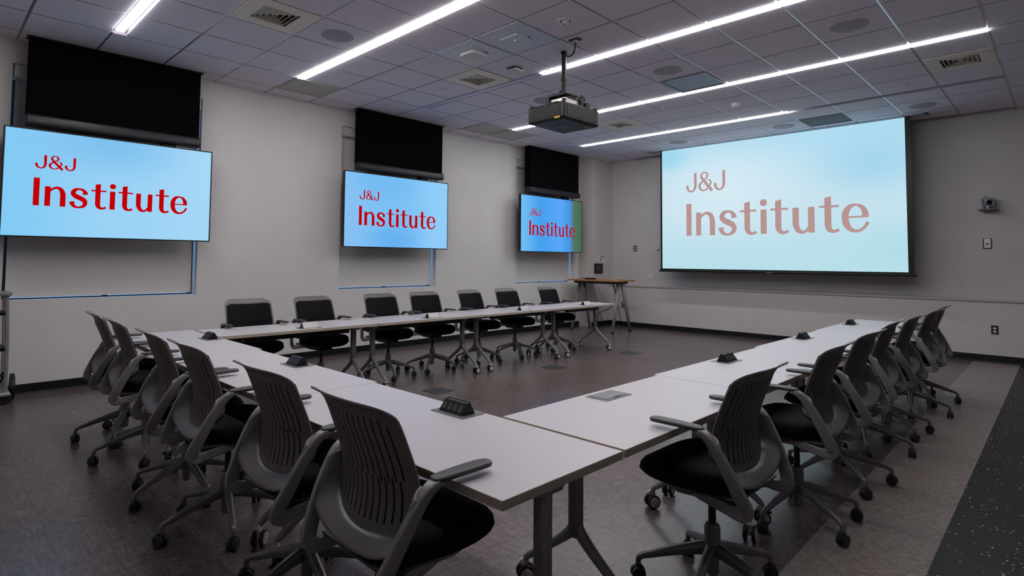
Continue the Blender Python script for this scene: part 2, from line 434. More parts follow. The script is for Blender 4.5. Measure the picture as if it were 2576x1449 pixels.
def access_point(ij, label, style):
    x, y = tile_c(*ij)
    t = thing('access_point', label, 'wireless access point', (x, y, CZ), 0, 'wireless access points in blue-grey ceiling panels')
    bxo('mounting_panel', -.292, .292, -.292, .292, -.006, .0, M['appanel'], t, bevel=.002)
    bm = prism(new(), [(-.17, -.17), (.17, -.17), (.17, .17), (-.17, .17)], -.009, -.006, 'z'); obj('recess_frame', bm, M['appanel'], t, bevel=.001)
    if style == 0:
        pts = []
        for k in range(40):
            a = 2 * PI * k / 40; c, s = math.cos(a), math.sin(a)
            pts.append((.125 * math.copysign(abs(c) ** .5, c), .125 * math.copysign(abs(s) ** .5, s)))
        obj('cover', prism(new(), pts, -.040, -.009, 'z'), M['white'], t, bevel=.008)
        obj('indicator', lathe(new(), [(.012, -.040), (.012, -.0415)], 10, (.01, -.01, 0)), M['platemetal'], t)
    else:
        bxo('cover', -.115, .115, -.115, .115, -.022, -.009, M['appanel'], t, bevel=.006)
        obj('indicator', lathe(new(), [(.006, -.022), (.006, -.0235)], 10, (.0, -.02, 0)), M['led'], t, label='green light')
    obj('screw_boss', lathe(new(), [(.010, -.009), (.010, -.016)], 10, (.14, .04, 0)), M['darkmetal'], t)
access_point((-1, -2), 'blue-grey ceiling panel with a rounded white access point, left of its pair', 0)
access_point((0, -2), 'blue-grey ceiling panel with a flat square access point and green light', 1)
x, y = tile_c(1, -2)
t = thing('ceiling_sensor', 'small round sensor with dark lens above and to the right of the access points', 'sensor', (x, y, CZ))
obj('ring', lathe(new(), [(.075, 0), (.075, -.006), (.055, -.012)], 28), M['white'], t)
obj('lens', lathe(new(), [(.03, -.008), (.026, -.022), (.012, -.03)], 18, (.01, 0, 0)), M['appanel'], t)
for a in (0.4, 2.4, 4.4): obj('bead', lathe(new(), [(.010, -.008), (.008, -.016)], 10, (.045 * math.cos(a), .045 * math.sin(a), 0)), M['black'], t)
x, y = tile_c(-1, -1)
t = thing('motion_detector', 'small square white box with dark sides on the ceiling left of the projector pole', 'sensor', (x, y, CZ))
bxo('neck', -.062, .062, -.062, .062, -.022, 0, M['black'], t)
bxo('cover', -.07, .07, -.07, .07, -.038, -.022, M['white'], t, bevel=.006)
def cap(ij, label, r=.05, cone=False, m='white'):
    x, y = tile_c(*ij)
    o = obj('sprinkler_cap' if not cone else 'smoke_detector', lathe(new(), [(r, 0), (r, -.006), (r * .9, -.010)] if not cone else [(.055, 0), (.055, -.012), (.04, -.05), (.012, -.062)], 24), M[m], smooth=False)
    o.location = (x, y, CZ)
    return tag(o, label, 'sprinkler cap' if not cone else 'smoke detector')
cap((-3, -1), 'flush round cap in the tile left of the middle air diffuser')
cap((4, 5), 'bright round cap in the tile above the top right corner of the projection screen')
cap((-3, 5), 'faint round cap below and to the right of the projector')
cap((1, 4), 'small cone-shaped detector above the middle of the projection screen', cone=True)
def ret_grille(ij, label, m='return'):
    x, y = tile_c(*ij)
    t = thing('return_grille', label, 'air return', (x, y, CZ), 0, 'grey air return panels in the ceiling')
    h = .29
    bm = new(); box(bm, -h, h, -h, h, -.003, 0)
    obj('grille_face', bm, M[m], t)
    bm = heightgrid(new(), [-h, -h + .018, h - .018, h], [-h, -h + .018, h - .018, h], lambda i, j: None if (i == 1 and j == 1) else -.008, lambda a, b, c: (a, b, c))
    r = bmesh.ops.extrude_face_region(bm, geom=list(bm.faces))
    bmesh.ops.translate(bm, verts=[v for v in r['geom'] if isinstance(v, bmesh.types.BMVert)], vec=(0, 0, .006))
    obj('frame', bm, M[m], t)
ret_grille((-5, -3), 'flat grey return panel near the left wall at the end of the second strip light')
ret_grille((-5, 2), 'flat grey return panel near the left wall just beyond the middle black hood')
ret_grille((-5, 3), 'flat grey return panel near the left wall, nearest the third wall screen')
ret_grille((2, 7), 'dark grey return panel just above the projection screen, right of centre', m='return_d')
x, y = tile_c(1, 2)
t = thing('smooth_ceiling_panel', 'smooth blue-grey ceiling panel with a pale border beside a strip light', 'ceiling panel', (x, y, CZ))
bxo('panel_face', -.27, .27, -.27, .27, -.003, .0, M['glossy'], t)
bm = heightgrid(new(), [-.285, -.268, .268, .285], [-.285, -.268, .268, .285], lambda i, j: None if (i == 1 and j == 1) else -.010, lambda a, b, c: (a, b, c))
r = bmesh.ops.extrude_face_region(bm, geom=list(bm.faces))
bmesh.ops.translate(bm, verts=[v for v in r['geom'] if isinstance(v, bmesh.types.BMVert)], vec=(0, 0, .010))
obj('border', bm, M['platemetal'], t)

# ------------------------------------------------------------------ windows and shades
for n, (a, b) in enumerate(WINS):
    ov = ['behind the nearest wall screen', 'behind the middle wall screen', 'behind the wall screen nearest the corner'][n]
    w = bpy.data.objects.new('window_%d' % (n + 1), None); COL.objects.link(w); w.location = (-.2, (a + b) / 2, SILL); struct(w)
    h = (b - a) / 2; H = HEAD - SILL
    bm = heightgrid(new(), [-h, -h + .045, -.025, .025, h - .045, h], [0, .012, H - .05, H], lambda i, j: None if (j == 1 and i in (1, 3)) else 0.0, lambda u, v, d: (d, u, v))
    r = bmesh.ops.extrude_face_region(bm, geom=list(bm.faces))
    bmesh.ops.translate(bm, verts=[v for v in r['geom'] if isinstance(v, bmesh.types.BMVert)], vec=(.03, 0, 0))
    obj('window_frame', bm, M['darkmetal'], w)
    bxo('pane', -.012, -.004, -h + .005, h - .005, .001, H - .004, M['sky'], w)
    t = thing('roller_shade', 'pale grey roller shade pulled down over the window ' + ov, 'window shade', (-.1, (a + b) / 2, HEAD), 0, 'roller shades over the windows')
    hs = h - .032
    bxo('cassette', -.035, .095, -h + .012, h - .012, -.135, -.006, M['white'], t, bevel=.004)
    bxo('cloth', -.002, .002, -hs, hs, -(HEAD - SILL) + .045, -.135, M['shade'], t)
    bxo('hem_bar', -.009, .009, -hs, hs, -(HEAD - SILL) + .022, -(HEAD - SILL) + .05, M['shade'], t, bevel=.004)

# ------------------------------------------------------------------ lettering
def ribbon(bm, pts, ox, sx, sy, mirror, place, n=8):
    Q = catmull(pts, n); prev = None
    for i, q in enumerate(Q):
        p = Vector((q[0], q[1])); t = Vector((Q[min(i + 1, len(Q) - 1)][0] - Q[max(i - 1, 0)][0], Q[min(i + 1, len(Q) - 1)][1] - Q[max(i - 1, 0)][1]))
        t.normalize(); nn = Vector((-t.y, t.x)) * q[2] / 2
        a = bm.verts.new(place((p.x + nn.x + ox) * sx, (p.y + nn.y) * sy)); b = bm.verts.new(place((p.x - nn.x + ox) * sx, (p.y - nn.y) * sy))
        if prev: bm.faces.new((prev[0], a, b, prev[1]))
        prev = (a, b)
G = {
 'I': [('p', [(0, 0), (.172, 0), (.172, 1), (0, 1)])],
 'n': [('p', [(0, 0), (.165, 0), (.165, .715), (0, .715)]),
       ('r', [(.12, .50, .05), (.20, .615, .07), (.335, .685, .085), (.46, .63, .13), (.522, .48, .16), (.528, .30, .165), (.528, 0, .165)])],
 's': [('r', [(.475, .50, .17), (.455, .60, .13), (.38, .675, .09), (.28, .70, .07), (.16, .66, .12), (.10, .545, .15), (.17, .435, .165), (.30, .37, .17), (.43, .29, .165), (.475, .18, .14), (.42, .065, .11), (.28, .01, .065), (.15, .045, .10), (.09, .12, .13), (.07, .22, .17)])],
 't': [('p', [(0, .655), (.48, .655), (.48, .712), (0, .712)]), ('p', [(.13, .25), (.295, .25), (.295, .955), (.13, .92)]),
       ('r', [(.2125, .26, .165), (.215, .16, .16), (.25, .065, .13), (.33, .02, .09), (.41, .03, .075), (.475, .065, .085)])],
 'i': [('p', [(0, 0), (.17, 0), (.17, .70), (0, .70)]), ('c', (.085, .895, .10))],
 'u': [('r', [(.083, .70, .165), (.083, .40, .165), (.088, .22, .16), (.145, .075, .135), (.255, .015, .085), (.36, .065, .07), (.44, .20, .05)]),
       ('p', [(.40, 0), (.565, 0), (.565, .70), (.40, .70)])],
 'e': [('p', [(.14, .355), (.61, .355), (.61, .40), (.14, .40)]),
       ('r', [(.545, .365, .155), (.535, .50, .14), (.46, .635, .10), (.33, .69, .06), (.19, .645, .115), (.10, .51, .155), (.083, .35, .165), (.11, .19, .155), (.20, .06, .115), (.33, .01, .075), (.46, .05, .07), (.54, .13, .07), (.60, .235, .085)])],
 'J': [('r', [(.60, 1.0, .165), (.60, .70, .165), (.60, .34, .16), (.55, .14, .14), (.43, .03, .105), (.31, .01, .09), (.17, .07, .12), (.095, .19, .145), (.075, .36, .16)])],
 '&': [('r', [(.85, -.02, .165), (.62, .235, .165), (.40, .48, .16), (.22, .70, .145), (.19, .83, .125), (.27, .95, .09), (.39, .985, .07), (.52, .94, .095), (.575, .82, .12), (.53, .70, .10), (.40, .59, .085), (.22, .47, .10), (.09, .33, .135), (.085, .19, .14), (.19, .055, .10), (.34, .015, .075), (.50, .06, .085), (.66, .20, .09), (.77, .38, .10), (.76, .50, .10), (.68, .555, .07), (.58, .545, .05)])],
}
WORD1 = [('J', 0), ('&', .79), ('J', 1.76)]
WORD2 = [('I', 0), ('n', .323), ('s', 1.05), ('t', 1.70), ('i', 2.296), ('t', 2.573), ('u', 3.165), ('t', 3.845), ('e', 4.385)]
def lettering(word, cap_h, place):
    bm = new()
    for ch_, ox in word:
        for kind, d in G[ch_]:
            if kind == 'p':
                bm.faces.new([bm.verts.new(place((x + ox) * cap_h, y * cap_h)) for x, y in d])
            elif kind == 'c':
                bm.faces.new([bm.verts.new(place((d[0] + ox + d[2] * math.cos(2 * PI * k / 28)) * cap_h, (d[1] + d[2] * math.sin(2 * PI * k / 28)) * cap_h)) for k in range(28)])
            else: ribbon(bm, d, ox, cap_h, cap_h, False, place)
    return bm

# ------------------------------------------------------------------ wall displays with hoods
VIEW_SHIFT1 = [(0.0, rgb(128, 200, 243)), (0.5, rgb(152, 208, 243)), (1.0, rgb(162, 212, 244))]  # viewing-angle colour shift painted into each screen's blues
VIEW_SHIFT2 = [(0.0, rgb(132, 190, 240)), (0.45, rgb(120, 190, 242)), (1.0, rgb(142, 202, 246))]
VIEW_REFLECT3 = [(0.0, rgb(108, 186, 240)), (0.30, rgb(66, 158, 236)), (0.62, rgb(84, 164, 245)), (0.76, rgb(70, 150, 225)), (0.86, rgb(78, 112, 96)), (1.0, rgb(68, 98, 76))]  # last green stops paint a reflection into the far screen
def display(y0, y1, z0, z1, stops, nm, which, spots):
    yc, zc = (y0 + y1) / 2, (z0 + z1) / 2
    t = thing('wall_display', 'bright blue wall screen with red words, ' + which, 'screen', (.27, yc, zc), 0, 'blue wall screens with red words')
    h, v = (y1 - y0) / 2, (z1 - z0) / 2
    bm = new(); box(bm, -.035, .012, -h, h, -v, v)
    obj('housing', bm, M['black'], t, bevel=.004)
    bxo('screen_panel', .012, .0145, -h + .011, h - .011, -v + .011, v - .011, shaded_picture_mat('view_shifted_blue_%d' % nm, 1, stops, .82, spots), t)
    bm = heightgrid(new(), [-h, -h + .012, h - .012, h], [-v, -v + .012, v - .012, v], lambda i, j: None if (i == 1 and j == 1) else 0.016, lambda a, b, c: (c, a, b))
    r = bmesh.ops.extrude_face_region(bm, geom=list(bm.faces))
    bmesh.ops.translate(bm, verts=[q for q in r['geom'] if isinstance(q, bmesh.types.BMVert)], vec=(-.005, 0, 0))
    obj('bezel', bm, M['black'], t)
    s = (y1 - y0) / 1.845
    obj('lettering', lettering(WORD1, .131 * s, lambda u, w: (.0155, -h + .240 * s + u, w + .150 * s)), M['screenred'], t, label='red letters of the upper line')
    obj('lettering', lettering(WORD2, .271 * s, lambda u, w: (.0155, -h + .236 * s + u, w - .218 * s)), M['screenred'], t, label='red word of the lower line')
    bxo('wall_bracket', -.27, -.035, -.30, .30, -.22, .26, M['darkmetal'], t)
    bxo('mast', -.14, -.036, .42, .55, -.3, v + .13, M['darkmetal'], t)
    return t
NEAR = ['nearest the camera at left', 'the middle one of three', 'the farthest, with a green reflection at its right edge']
def hood(y0, y1, which):
    yc = (y0 + y1) / 2; h = (y1 - y0) / 2
    t = thing('equipment_hood', 'tall black cloth-covered hood hanging from the ceiling above the ' + which, 'hood', (0, yc, CZ), 0, 'black hoods above the wall screens')
    bxo('cloth_cover', .150, .268, -h, h, -.80, 0, M['hoodfab'], t, bevel=.004)
    bm = new(); prism(bm, [(.145, -.885), (.150, -.775), (.285, -.775), (.300, -.80), (.305, -.86), (.29, -.885)], -h - .012, h + .012, 'y')
    obj('bottom_bar', bm, M['bar'], t, bevel=.008)
    bxo('back_plate', .143, .15, -h - .01, h + .01, -.80, -.02, M['black'], t)
    bxo('ceiling_flange', .138, .275, -h - .03, h + .03, -.012, 0.0, M['black'], t)
    # little perforated strip on each end of the bar
    for s in (-1, 1):
        for q in range(6): bxo('slot', .3035, .3058, s * (h - .10) + q * .014 - .035, s * (h - .10) + q * .014 - .028, -.838, -.832, M['platemetal'], t)
    return t
T = [(0.525, 2.372), (4.092, 5.95), (7.668, 9.53)]
Hd = [(0.695, 2.225), (4.335, 5.835), (7.935, 9.425)]
SP1 = [(.5, 1.0, .8, rgb(118, 188, 234), (1, 2))]
display(*T[0], 1.555, 2.612, VIEW_SHIFT1, 1, NEAR[0], [(.45, 1.0, .55, rgb(122, 190, 236), (1, 2))])
display(*T[1], 1.535, 2.606, VIEW_SHIFT2, 2, NEAR[1], [(.35, .95, .45, rgb(110, 184, 238), (1, 2)), (.45, .1, .4, rgb(100, 175, 238), (1, 2))])
display(*T[2], 1.530, 2.596, VIEW_REFLECT3, 3, NEAR[2], None)
hood(*Hd[0], 'screen nearest the camera'); hood(*Hd[1], 'middle wall screen'); hood(*Hd[2], 'farthest wall screen')

# ------------------------------------------------------------------ projection screen
SX0, SX1, SZ0 = 1.785, 5.885, 1.172; SY = 10.06
t = thing('projection_screen', 'big pull-down projection screen showing faded red words on pale blue', 'projection screen', ((SX0 + SX1) / 2, SY, SZ0))
h = (SX1 - SX0) / 2; H = CZ - SZ0
bxo('screen_cloth', -h, h, .0, .004, .03, H - .004, M['black'], t)
PIC = shaded_picture_mat('pale_blue_with_vignette', 2, [(0.0, rgb(184, 224, 234)), (0.5, rgb(196, 226, 238)), (1.0, rgb(176, 220, 242))], 0.80,
    [(.30, .62, .55, rgb(214, 234, 244), (0, 2)), (.90, .74, .30, rgb(166, 214, 238), (0, 2)), (.03, .93, .16, rgb(156, 216, 238), (0, 2)), (.98, .15, .25, rgb(178, 222, 234), (0, 2))], gloss=0.05)  # soft spots paint projection falloff; emission stands in for projector light
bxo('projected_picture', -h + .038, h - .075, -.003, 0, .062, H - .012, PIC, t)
obj('lettering', lettering(WORD1, .352, lambda u, w: (-h + .545 + u * .88, -.0045, w * .98 + 2.678 - SZ0)), M['projred'], t, label='faded red letters of the upper line')
obj('lettering', lettering(WORD2, .598, lambda u, w: (-h + .545 + u, -.0045, w + 1.852 - SZ0)), M['projred'], t, label='faded red word of the lower line')
obj('weight_bar', sweep(new(), [(-h - .03, .002, .02, .02, .016), (h + .03, .002, .02, .02, .016)], (0, 0, 1), 12, 3, 0), M['black'], t)
bxo('maker_badge', -.05, .05, -.0165, -.014, .012, .026, M['platemetal'], t)
bm = new(); box(bm, -h - .22, h + .22, -.07, -.045, H - .012, H + .003); box(bm, -h - .22, h + .22, .045, .07, H - .012, H + .003)
for s in (-1, 1): box(bm, s * (h + .20) - .02, s * (h + .20) + .02, -.07, .07, H - .012, H + .003)
obj('ceiling_slot_trim', bm, M['tbar'], t)

# ------------------------------------------------------------------ projector
PX, PY, PZ = 3.797, 4.582, 2.75
t = thing('projector', 'black box projector hanging on a pole from the ceiling in mid-room', 'projector', (PX, PY, PZ))
hx, hy, ph = .240, .290, .172
bm = new(); box(bm, -hx, hx, -hy, hy, 0, ph)
obj('body', bm, M['black'], t, bevel=.022, segs=3)
for s, nm in ((-1, 0), (1, 1)):
    pass
bxo('side_grille', -hx + .045, hx - .05, -hy - .004, -hy + .004, .034, ph - .026, mat('grille_mesh', rgb(26, 24, 24), .6, noise=.6, nscale=350, bump=.4, bscale=350), t, bevel=.002)
bxo('side_grille', hx - .004, hx + .004, -hy + .05, hy - .045, .034, ph - .026, bpy.data.materials['grille_mesh'], t, bevel=.002)
bxo('end_panel', -hx - .004, -hx + .004, -hy + .06, hy - .06, .04, ph - .03, bpy.data.materials['grille_mesh'], t, bevel=.002)
obj('lens', lathe(new(), [(.075, hy - .01), (.075, hy + .03), (.06, hy + .05), (.055, hy + .02)], 24, (.0, 0, .09), 'y'), M['darkmetal'], t)
obj('bottom_cover', prism(new(), [(-hx + .03, -hy + .03), (hx - .03, -hy + .03), (hx - .03, hy - .03), (-hx + .03, hy - .03)], -.004, .002, 'z'), mat('navy_black_plastic', rgb(24, 27, 34), .5), t)
bm = new()
for a, b_, w in ((-.06, -.02, .10), (-.03, .012, .14)): prism(bm, [(a, b_), (a + w, b_ + .03), (a + w, b_ + .042), (a, b_ + .012)], -.0052, -.0038, 'z')
obj('badge', bm, M['platemetal'], t, label='pale logo strokes on the underside')
bxo('warning_sticker', .12, .20, .17, .20, -.0052, -.0038, M['yellow'], t); bxo('warning_sticker', .12, .19, -hy - .0055, -hy - .003, .006, .026, M['yellow'], t)
for sx in (-1, 1):
    for sy in (-1, 1): obj('corner_foot', lathe(new(), [(.022, ph - .002), (.022, ph + .022), (.016, ph + .026)], 12, (sx * (hx - .03), sy * (hy - .035), 0)), M['black'], t)
bxo('mount_frame', -.15, .13, -.17, .17, ph + .012, ph + .028, M['brightmetal'], t, bevel=.003)
bxo('mount_bracket', -.085, .105, -.115, .11, ph + .03, ph + .09, M['brightmetal'], t, bevel=.004)
bxo('mount_bracket', -.06, .03, -.135, -.112, ph + .028, ph + .062, M['black'], t, bevel=.004)
bxo('mount_bracket', -.115, -.08, -.14, -.07, ph + .026, ph + .115, M['black'], t, bevel=.006)
bxo('mount_bracket', .02, .11, -.06, .06, ph + .088, ph + .112, M['darkmetal'], t, bevel=.004)
for q in range(3): obj('adjuster', lathe(new(), [(.018, .100), (.018, .128), (.012, .13)], 12, (.06 + q * .035, .02 + q * .055, ph + .02), 'z'), M['black'], t)
bxo('mount_bracket', -.155, -.10, -.10, .12, ph + .026, ph + .13, M['black'], t, bevel=.005)
bxo('mount_bracket', -.05, .14, .11, .17, ph + .02, ph + .10, M['black'], t, bevel=.005)
bxo('mount_bracket', .03, .16, .17, .26, ph + .006, ph + .085, M['darkmetal'], t, bevel=.01)
for a in range(4):
    obj('adjuster', lathe(new(), [(.014, ph + .10), (.014, ph + .145), (.008, ph + .155)], 10, (.055 * math.cos(a * PI / 2 + .6), .055 * math.sin(a * PI / 2 + .6), 0)), M['black'] if a % 2 else M['brightmetal'], t)
bxo('top_plate', -.13, .11, -.10, .10, ph + .125, ph + .15, M['black'], t, bevel=.004)
zt = CZ - PZ
obj('pole', lathe(new(), [(.0255, ph + .14), (.0255, .47), (.031, .472), (.031, .50), (.0255, .502), (.0255, zt - .03), (.032, zt - .028), (.032, zt)], 20), M['black'], t)
obj('cable', tube(new(), [(-.07, -.06, ph + .06), (-.13, -.02, ph + .12), (-.10, .03, ph + .19), (-.03, .02, ph + .22)], .007), M['black'], t)
obj('cable', tube(new(), [(.08, .10, ph + .09), (.13, .15, ph + .14), (.10, .22, ph + .12)], .009), M['black'], t)
t = thing('ceiling_cable_plate', 'small dark plate on the ceiling with a black cable looping to the projector pole', 'cable plate', (4.083, 4.403, CZ))
bxo('plate', -.06, .06, -.04, .04, -.006, 0, M['darkmetal'], t, bevel=.002)
bxo('connector', -.022, .022, -.016, .016, -.03, -.006, M['brightmetal'], t)
obj('cable', tube(new(), [(0, 0, -.02), (0, 0, -.09), (-.05, .03, -.12), (-.15, .10, -.105), (-.235, .16, -.06)], .009), M['black'], t)

# ------------------------------------------------------------------ tables
TZ = 0.705; TT = 0.03
def make_leg(parent, y, kind='leg'):
    """T-leg at y (table length runs along local y; feet along local x)"""
    bm = new()
    sweep(bm, [(0, y, TZ - TT - .02, .024, .027), (0, y, .50, .024, .027), (0, y, .28, .024, .027)], (1, 0, 0), 12, 4, 0)
    for s in (-1, 1):
        sweep(bm, [(s * .004, y, .325, .018, .02), (s * .03, y, .285, .019, .022), (s * .10, y, .225, .018, .018), (s * .21, y, .145, .015, .016), (s * .255, y, .112, .013, .014), (s * .272, y, .092, .012, .012)], (0, 1, 0), 10, 3, 4)
    l = obj('leg', bm, M['silver'], parent, smooth=True)
    bm = prism(new(), [(-.09, TZ - TT), (.09, TZ - TT), (.05, TZ - TT - .055), (-.05, TZ - TT - .055)], y - .042, y + .042, 'y')
    obj('tilt_bracket', bm, M['plastic'], l, bevel=.004)
    for s in (-1, 1):
        a = random.uniform(-.9, .9)
        bm = new()
        cx, cy = s * .268, y
        R = Matrix.Translation((cx, cy, .038)) @ Matrix.Rotation(a, 4, 'Z')
        b2 = new()
        lathe(b2, [(.012, -.022), (.012, .022)], 10, (0.012, 0, 0), 'x', 0)
        for q in (-1, 1):
            lathe(b2, [(.030, q * .011), (.037, q * .013), (.037, q * .026), (.031, q * .028)], 22, (0, 0, 0), 'x', 1)
            lathe(b2, [(.027, q * .027), (.027, q * .0305), (.022, q * .032)], 18, (0, 0, 0), 'x', 0)
        sweep(b2, [(0, -.02, .035, .010, .02), (0, -.004, .045, .010, .022), (0, .012, .052, .009, .014)], (1, 0, 0), 10, 3, 4, True, 0)
        lathe(b2, [(.009, .03), (.009, .06)], 12, (0, 0, 0), 'z', 2)
        if random.random() < .25: box(b2, -.014, .014, .028, .046, .020, .034, 3)
        b2.transform(R)
        obj('caster', b2, [M['caster_w'], M['tyre'], M['silver'], M['red']], l, smooth=False, label='white twin-wheel caster')
    return l
def make_table(L, D, label, loc, rz, group):
    t = thing('training_table', label, 'table', loc, rz, group)
    bm = new()
    box(bm, -D / 2, D / 2, -L / 2, L / 2, TZ - TT, TZ)
    for f in bm.faces: f.material_index = 0 if f.normal.z > .5 or True else 1
    bm.normal_update()
    for f in bm.faces: f.material_index = 0 if f.normal.z > .5 else 1
    obj('tabletop', bm, [M['table'], M['edge']], t, bevel=.003)
    for s in (-1, 1): make_leg(t, s * (L / 2 - .11))
    bm = new(); sweep(bm, [(.055, -L / 2 + .15, TZ - TT - .034, .028, .022), (.055, L / 2 - .15, TZ - TT - .034, .028, .022)], (0, 0, 1), 8, 5, 0)
    obj('crossbar', bm, M['darkmetal'], t)
    bm = new(); box(bm, -.16, -.10, -L / 2 + .25, L / 2 - .25, TZ - TT - .06, TZ - TT - .002)
    obj('cable_tray', bm, M['black'], t)
    bm = prism(new(), [(-.20, TZ - TT - .012), (-.26, TZ - TT - .001), (.26, TZ - TT - .001), (.20, TZ - TT - .012)], L / 2 - .05, L / 2 - .03, 'y')
    obj('linking_bracket', bm, M['black'], t)
    return t
GA = 'white tables of the row nearest the camera side'; GB = 'white tables of the right-hand row'; GC = 'white tables of the row along the windows'
D = .59
# row A: runs along x, y 1.164..1.767
LA = 1.558
AX = [6.380 - LA / 2 - k * (LA + .004) for k in range(3)]
for x, dy, lab in zip(AX, [0, .02, .05], ['white rolling table at the near corner, its end and edge facing the camera', 'white rolling table in the middle of the near row of three', 'white rolling table at the left end of the near row, by the window wall']):
    make_table(LA, D, lab, (x, 1.4335 + dy, 0), PI / 2, GA)
BY = [(1.745, 3.0), (3.005, 4.568), (4.573, 6.136), (6.141, 7.70)]
for (a, b), lab in zip(BY, ['short white table joining the near corner, with a flat closed power box', 'white table second from the near corner in the right-hand row', 'white table third from the near corner in the right-hand row', 'white table at the far end of the right-hand row']):
    xl = 5.784 - .0175 * ((a + b) / 2 - 1.8)
    make_table(b - a, .605, lab, (xl + .3025, (a + b) / 2, 0), 0, GB)
CY = [(1.80, 3.346)] + [(1.845 + k * 1.505, 1.845 + k * 1.505 + 1.501) for k in range(1, 3)] + [(6.36, 7.60)]
for (a, b), lab in zip(CY, ['white table of the window row that meets the near row at the left corner', 'white table second from the left corner in the window row', 'white table third from the left corner in the window row', 'white table at the far end of the window row, beside the standing desk']):
    xr = 2.353 + .007 * ((a + b) / 2 - 1.9)
    make_table(b - a, .61, lab, (xr - .305, (a + b) / 2, 0), PI, GC)

# power boxes
def power_box(loc, rz, label, closed=False, lid='black'):
    t = thing('power_box', label, 'power outlet box', loc, rz, 'power boxes set in the tabletops')
    bm = new(); box(bm, -.105, .105, -.064, .064, 0, .003)
    obj('bezel_plate', bm, M['platemetal'], t, bevel=.0012)
    if closed:
        bxo('lid', -.085, .085, -.048, .048, .003, .0055, M['platemetal'], t, bevel=.001)
        bxo('finger_notch', -.02, .02, -.050, -.044, .0055, .0065, M['darkmetal'], t)
        return t
    prof = [(-.045, .002), (-.008, .050), (.006, .052), (.034, .002)]
    obj('socket_block', prism(new(), prof, -.074, .074, 'x'), M['black'], t, bevel=.002)
    # sockets on the sloped user side (local -y)
    n = Vector((0, -.048, .037)).normalized(); u = Vector((0, .037, .048)).normalized(); c = Vector((0, -.0265, .026))
    for k in range(4):
        bm = new(); x = -.052 + k * .0345
        vs = []
        for d in (0.0, .0018):
            for a, b in ((-1, -1), (1, -1), (1, 1), (-1, 1)): vs.append(bm.verts.new(Vector((x + a * .012, 0, 0)) + c + u * b * .015 + n * d))
        for f in ((3, 2, 1, 0), (4, 5, 6, 7), (0, 1, 5, 4), (1, 2, 6, 5), (2, 3, 7, 6), (3, 0, 4, 7)): bm.faces.new([vs[i] for i in f])
        obj('socket', bm, M['plastic_d'], t)
    bm = prism(new(), [(.0365, .002), (.0085, .054), (.0065, .0535), (.0345, .002)], -.072, .072, 'x')
    obj('lid', bm, M[lid], t, label='pale lid' if lid != 'black' else None)
    return t
Z_ = TZ
for x, dy, lab in zip([5.589, 4.040, 2.436], [0, .02, .045], ['open black power box with sockets near the inner corner of the tables', 'open black power box on the middle table of the near row', 'open black power box at the left end of the near row']):
    power_box((x, 1.652 + dy, Z_), 0, lab)
power_box((5.873, 2.378, Z_), PI / 2, 'closed flat grey power box on the short corner table', closed=True)
for y, lab in zip([3.774, 5.377, 7.0], ['open black power box on the second table of the right-hand row', 'open black power box on the third table of the right-hand row', 'open black power box at the far end of the right-hand row']):
    power_box((5.873 - .0175 * (y - 2.43), y, Z_), PI / 2, lab)
for y, lab in zip([2.64, 4.125, 5.65, 7.03], ['power box with pale raised lid on the first table of the window row', 'power box with pale raised lid on the second table of the window row', 'power box with pale raised lid on the third table of the window row', 'power box with bluish lid at the far end of the window row']):
    power_box((2.25, y, Z_), -PI / 2, lab, lid='white')

# ------------------------------------------------------------------ chairs
def PROF(v):
    Y = [(0, -.124), (.14, -.110), (.3, -.105), (.5, -.122), (.7, -.152), (.85, -.178), (.92, -.198), (.965, -.222), (1.0, -.252)]
    n = len(Y)
    for i in range(n - 1):
        if v <= Y[i + 1][0] or i == n - 2:
            (x0, a), (x1, b) = Y[i], Y[i + 1]
            m0 = (Y[i + 1][1] - Y[max(i - 1, 0)][1]) / (Y[i + 1][0] - Y[max(i - 1, 0)][0])
            m1 = (Y[min(i + 2, n - 1)][1] - Y[i][1]) / (Y[min(i + 2, n - 1)][0] - Y[i][0])
            h = x1 - x0; t = (v - x0) / h
            return (2*t**3 - 3*t*t + 1) * a + (t**3 - 2*t*t + t) * h * m0 + (-2*t**3 + 3*t*t) * b + (t**3 - t*t) * h * m1
def back_pt(u, v):
    """u -1..1 across, v 0..1 up; returns point on the back shell (rear surface)"""
    z = .540 + v * .410
    hw = .236 - .014 * v
    y = PROF(v)
    y -= .045 * (1 - u * u) * (1 - .55 * max(0, (v - .8) / .2))
    return Vector((hw * u, y, z))
def back_uv(u, v):
    au = abs(u)
    vb = .27 * (1 - math.sqrt(max(0, 1 - au ** 2.3)))
    vt = 1 - .085 * max(0, (au - .66) / .34) ** 2.4
    return vb + (vt - vb) * v
